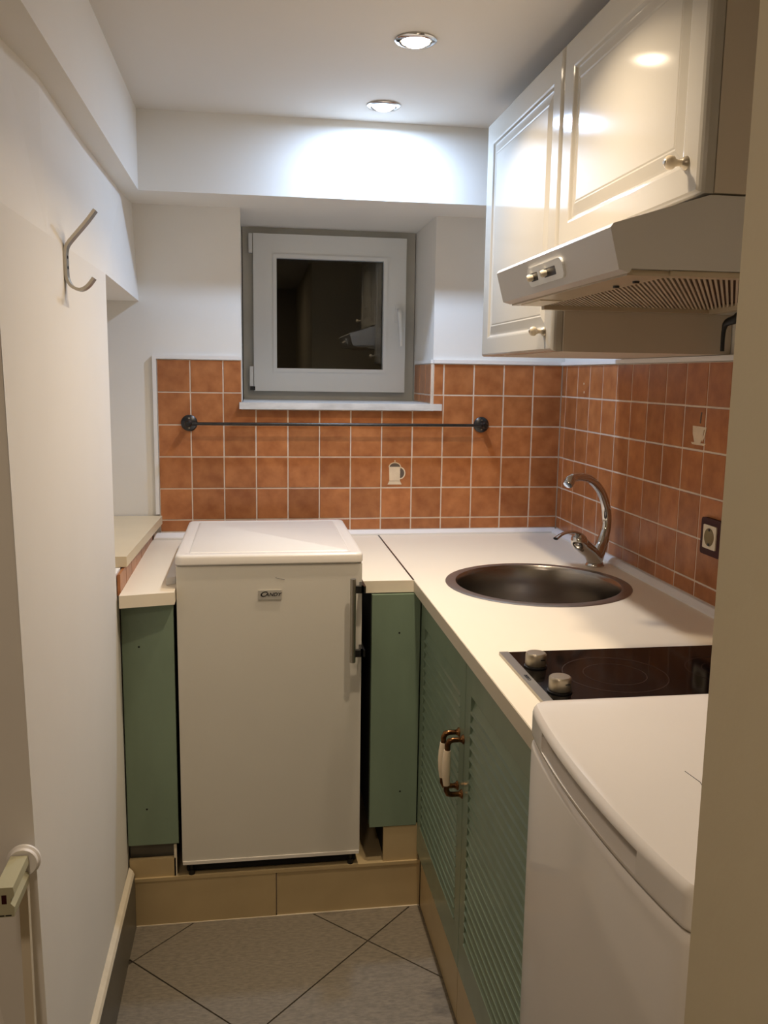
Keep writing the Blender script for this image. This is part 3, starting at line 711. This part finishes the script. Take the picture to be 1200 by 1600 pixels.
bk = box('filter_backing', (.905, HY0 + .03, 1.6045), (1.275, HY1 - .022, 1.6055), M_FILTD, hd_)
# diagonal ribs of the grease filter
fd = Vector((.50, .866)); fn = Vector((.866, -.50)); cnt = 0
X0, X1, Y0, Y1 = .905, 1.275, HY0 + .03, HY1 - .022
ctr = Vector(((X0 + X1) / 2, (Y0 + Y1) / 2))
bm = bmesh.new()
for k in range(-50, 51):
    c = ctr + fn * (k * .0078)
    q = [c + fd * .6 + fn * .0019, c + fd * .6 - fn * .0019, c - fd * .6 - fn * .0019, c - fd * .6 + fn * .0019]
    q = clip([(p.x, p.y) for p in q], X0, X1, Y0, Y1)
    if len(q) > 2: addprism(bm, q, 2, 1.5985, 1.6043); cnt += 1
link('filter_rib', tomesh(bm), M_FILT, hd_)['kind'] = 'stuff'
box('lamp_cover', (.850, -1.20, 1.5955), (.895, -1.08, 1.5976), M_IVORY, hd_, bev=.001)
for y in (-1.555, -1.48): lathe('latch', [(0, .0), (.005, .0), (.0055, .003)], (.885, y, 1.594), M_BAR, hd_, n=12)
# switch plate on the slanted front
fnn = Vector((-.058, 0, -.016)).normalized(); fu = Vector((.016, 0, -.058)).normalized() * -1   # outward, up along the face
def fpt(y, h, out=0): return Vector((.822, y, 1.604)) + fu * h + fnn * out
def faceplate(name, pts, o0, o1, m, parent, bev=.0):
    bm = bmesh.new(); A_ = [bm.verts.new(fpt(y, h, o0)) for y, h in pts]; B_ = [bm.verts.new(fpt(y, h, o1)) for y, h in pts]; n = len(pts)
    bm.faces.new(A_); bm.faces.new(B_[::-1])
    for i in range(n): bm.faces.new((A_[i], B_[i], B_[(i + 1) % n], A_[(i + 1) % n]))
    return link(name, tomesh(bm, bev), m, parent)
def rrect(y0, y1, h0, h1, r):
    o_ = []
    for cy_, ch, a in ((y1 - r, h1 - r, 0), (y0 + r, h1 - r, 90), (y0 + r, h0 + r, 180), (y1 - r, h0 + r, 270)):
        for i in range(6): t = math.radians(a + 18 * i); o_.append((cy_ + r * math.cos(t), ch + r * math.sin(t)))
    return o_
sp_ = faceplate('switch_plate', rrect(-1.430, -1.245, .012, .046, .012), -.001, .004, M_PVC, hd_, .0012)
for (ya_, yb_, kn) in ((-1.300, -1.262, -1.272), (-1.395, -1.335, -1.348)):
    s_ = faceplate('switch_slot', rrect(ya_, yb_, .021, .036, .002), .0038, .0044, M_BAR, sp_)
    lathe('slide_switch', [(0, .012), (.004, .0115), (.0062, .009), (.0066, .005), (.005, 0)], fpt(kn, .0285, .0040), M_IVORY, sp_, d=fnn, n=16)
cd = tube('power_cable', [(1.318, -1.120, 1.589), (1.310, -1.112, 1.577), (1.302, -1.092, 1.570), (1.300, -1.086, 1.556), (1.300, -1.084, 1.535), (1.301, -1.083, 1.510)], [.010, .0095, .008, .005, .0045, .0045], M_BLACK, n=8, sub=4)
tag(cd, 'short black cable hanging from the back of the cooker hood', 'cable')

# ------------------------------------------------------------------ socket on the right wall
so = thing('wall_socket', 'ivory power socket in a maroon frame on the right-hand tiles', 'socket', (W, -1.044, 1.05))
def xr(name, y0, y1, z0, z1, r, xa, xb, m, parent, bev=0):
    bm = bmesh.new(); pts = rrect(y0, y1, z0, z1, r); addprism(bm, pts, 0, xa, xb); return link(name, tomesh(bm, bev), m, parent)
fr = xr('frame', -1.090, -1.003, 1.052, 1.137, .008, W - .0105, W - .0008, M_MAROON, so, .002)
ins_ = xr('insert', -1.074, -1.0185, 1.068, 1.122, .003, W - .0135, W - .0100, M_IVORY, fr, .0008)
lathe('socket_well', [(0, .0), (.0195, .0), (.0205, .0007), (.0205, -.0005)], (W - .0137, -1.046, 1.095), M_OLIVE, ins_, d=(-1, 0, 0), n=28)
for dz in (-.017, .017): box('earth_clip', (W - .0152, -1.049, 1.095 + dz - .003), (W - .0142, -1.043, 1.095 + dz + .003), M_BAR, ins_)
for (y, z) in ((-.200, 1.432), (-.205, 1.405)):
    ch = lathe('tile_chip', [(0, .0005), (.003, .0004), (.004, 0)], (W, y, z), M_DECAL, wr, d=(-1, 0, 0), n=7)

# ------------------------------------------------------------------ hook on the left wall
hk = thing('wall_hook', 'brushed metal double coat hook screwed to the left wall', 'hook', (-.03, -1.2, 1.6))
bm = bmesh.new(); hwid = .022
def strip(bm, pts, th, y0, y1):
    P = [Vector((p[0], p[1])) for p in catmull([(p[0], p[1], 0) for p in pts], 5)] if False else [Vector(p[:2]) for p in catmull([(a, b, 0) for a, b in pts], 5)]
    L_, R_ = [], []
    for i, p in enumerate(P):
        d = (P[min(i + 1, len(P) - 1)] - P[max(0, i - 1)]).normalized(); n = Vector((-d.y, d.x)) * th / 2
        L_.append(p + n); R_.append(p - n)
    poly = [tuple(p) for p in L_] + [tuple(p) for p in R_[::-1]]
    # strip faces quad by quad
    n = len(P)
    va = [[bm.verts.new((q.x, y, q.y)) for q in S_] for S_ in (L_, R_) for y in (y0, y1)]
    La, Lb, Ra, Rb = va
    for i in range(n - 1):
        bm.faces.new((La[i], La[i + 1], Lb[i + 1], Lb[i])); bm.faces.new((Ra[i], Rb[i], Rb[i + 1], Ra[i + 1]))
        bm.faces.new((La[i], Ra[i], Ra[i + 1], La[i + 1])); bm.faces.new((Lb[i], Lb[i + 1], Rb[i + 1], Rb[i]))
    bm.faces.new((La[0], Lb[0], Rb[0], Ra[0])); bm.faces.new((La[-1], Ra[-1], Rb[-1], Lb[-1]))
strip(bm, [(.026, 1.730), (.010, 1.709), (-.009, 1.687), (-.0235, 1.669), (-.0272, 1.655), (-.0272, 1.640), (-.0272, 1.622), (-.0255, 1.609), (-.018, 1.597), (-.004, 1.592), (.009, 1.599), (.020, 1.613)], .0052, -1.2 - hwid / 2, -1.2 + hwid / 2)
me = tomesh(bm); link('hook_strap', me, M_ALU, hk, smooth=True); sharp(me, 50)
for z in (1.648, 1.630): lathe('screw', [(0, .0012), (.0024, .001), (.003, 0)], (-.0247, -1.2, z), M_BLACK, hk, d=(1, 0, 0), n=10)

# ------------------------------------------------------------------ fitting on the end of the left wall
ft = thing('wall_bracket', 'beige plastic block bracket sticking out of a round white rosette, lower left', 'bracket', (-.04, -1.6, .69))
lathe('rosette', [(0, 0), (.0245, 0), (.0245, .004), (.0215, .006), (.0215, .010), (.0205, .0115), (.018, .0105), (0, .0105)], (-.044, -1.6002, .729), M_TRIM, ft, d=(0, -1, 0), n=36)
cxb = -.0475; zt = .742
pts = [(cxb - .012, zt), (cxb + .012, zt), (cxb + .0135, zt - .012), (cxb + .008, zt - .018), (cxb + .008, zt - .024), (cxb + .013, zt - .030), (cxb + .012, zt - .044), (cxb - .012, zt - .044), (cxb - .013, zt - .030), (cxb - .008, zt - .024), (cxb - .008, zt - .018), (cxb - .0135, zt - .012)]
bl = prism('block', pts, 1, -1.695, -1.6125, M_BLOCK, ft, bev=.0008)
box('slot', (cxb - .0035, -1.6956, zt - .024), (cxb + .0030, -1.6945, zt - .011), M_MAROON, bl)
for a in (-.009, .0005): box('mark', (cxb + a, -1.6956, zt - .0425), (cxb + a + .008, -1.6945, zt - .0408), M_INK, bl)
tk = tag(box('cable_trunking', (-.0515, -1.612, .0), (-.0385, -1.6005, .700), M_IVORY, bev=.002), 'narrow white upright trunking below the beige bracket on the wall end', 'trunking')
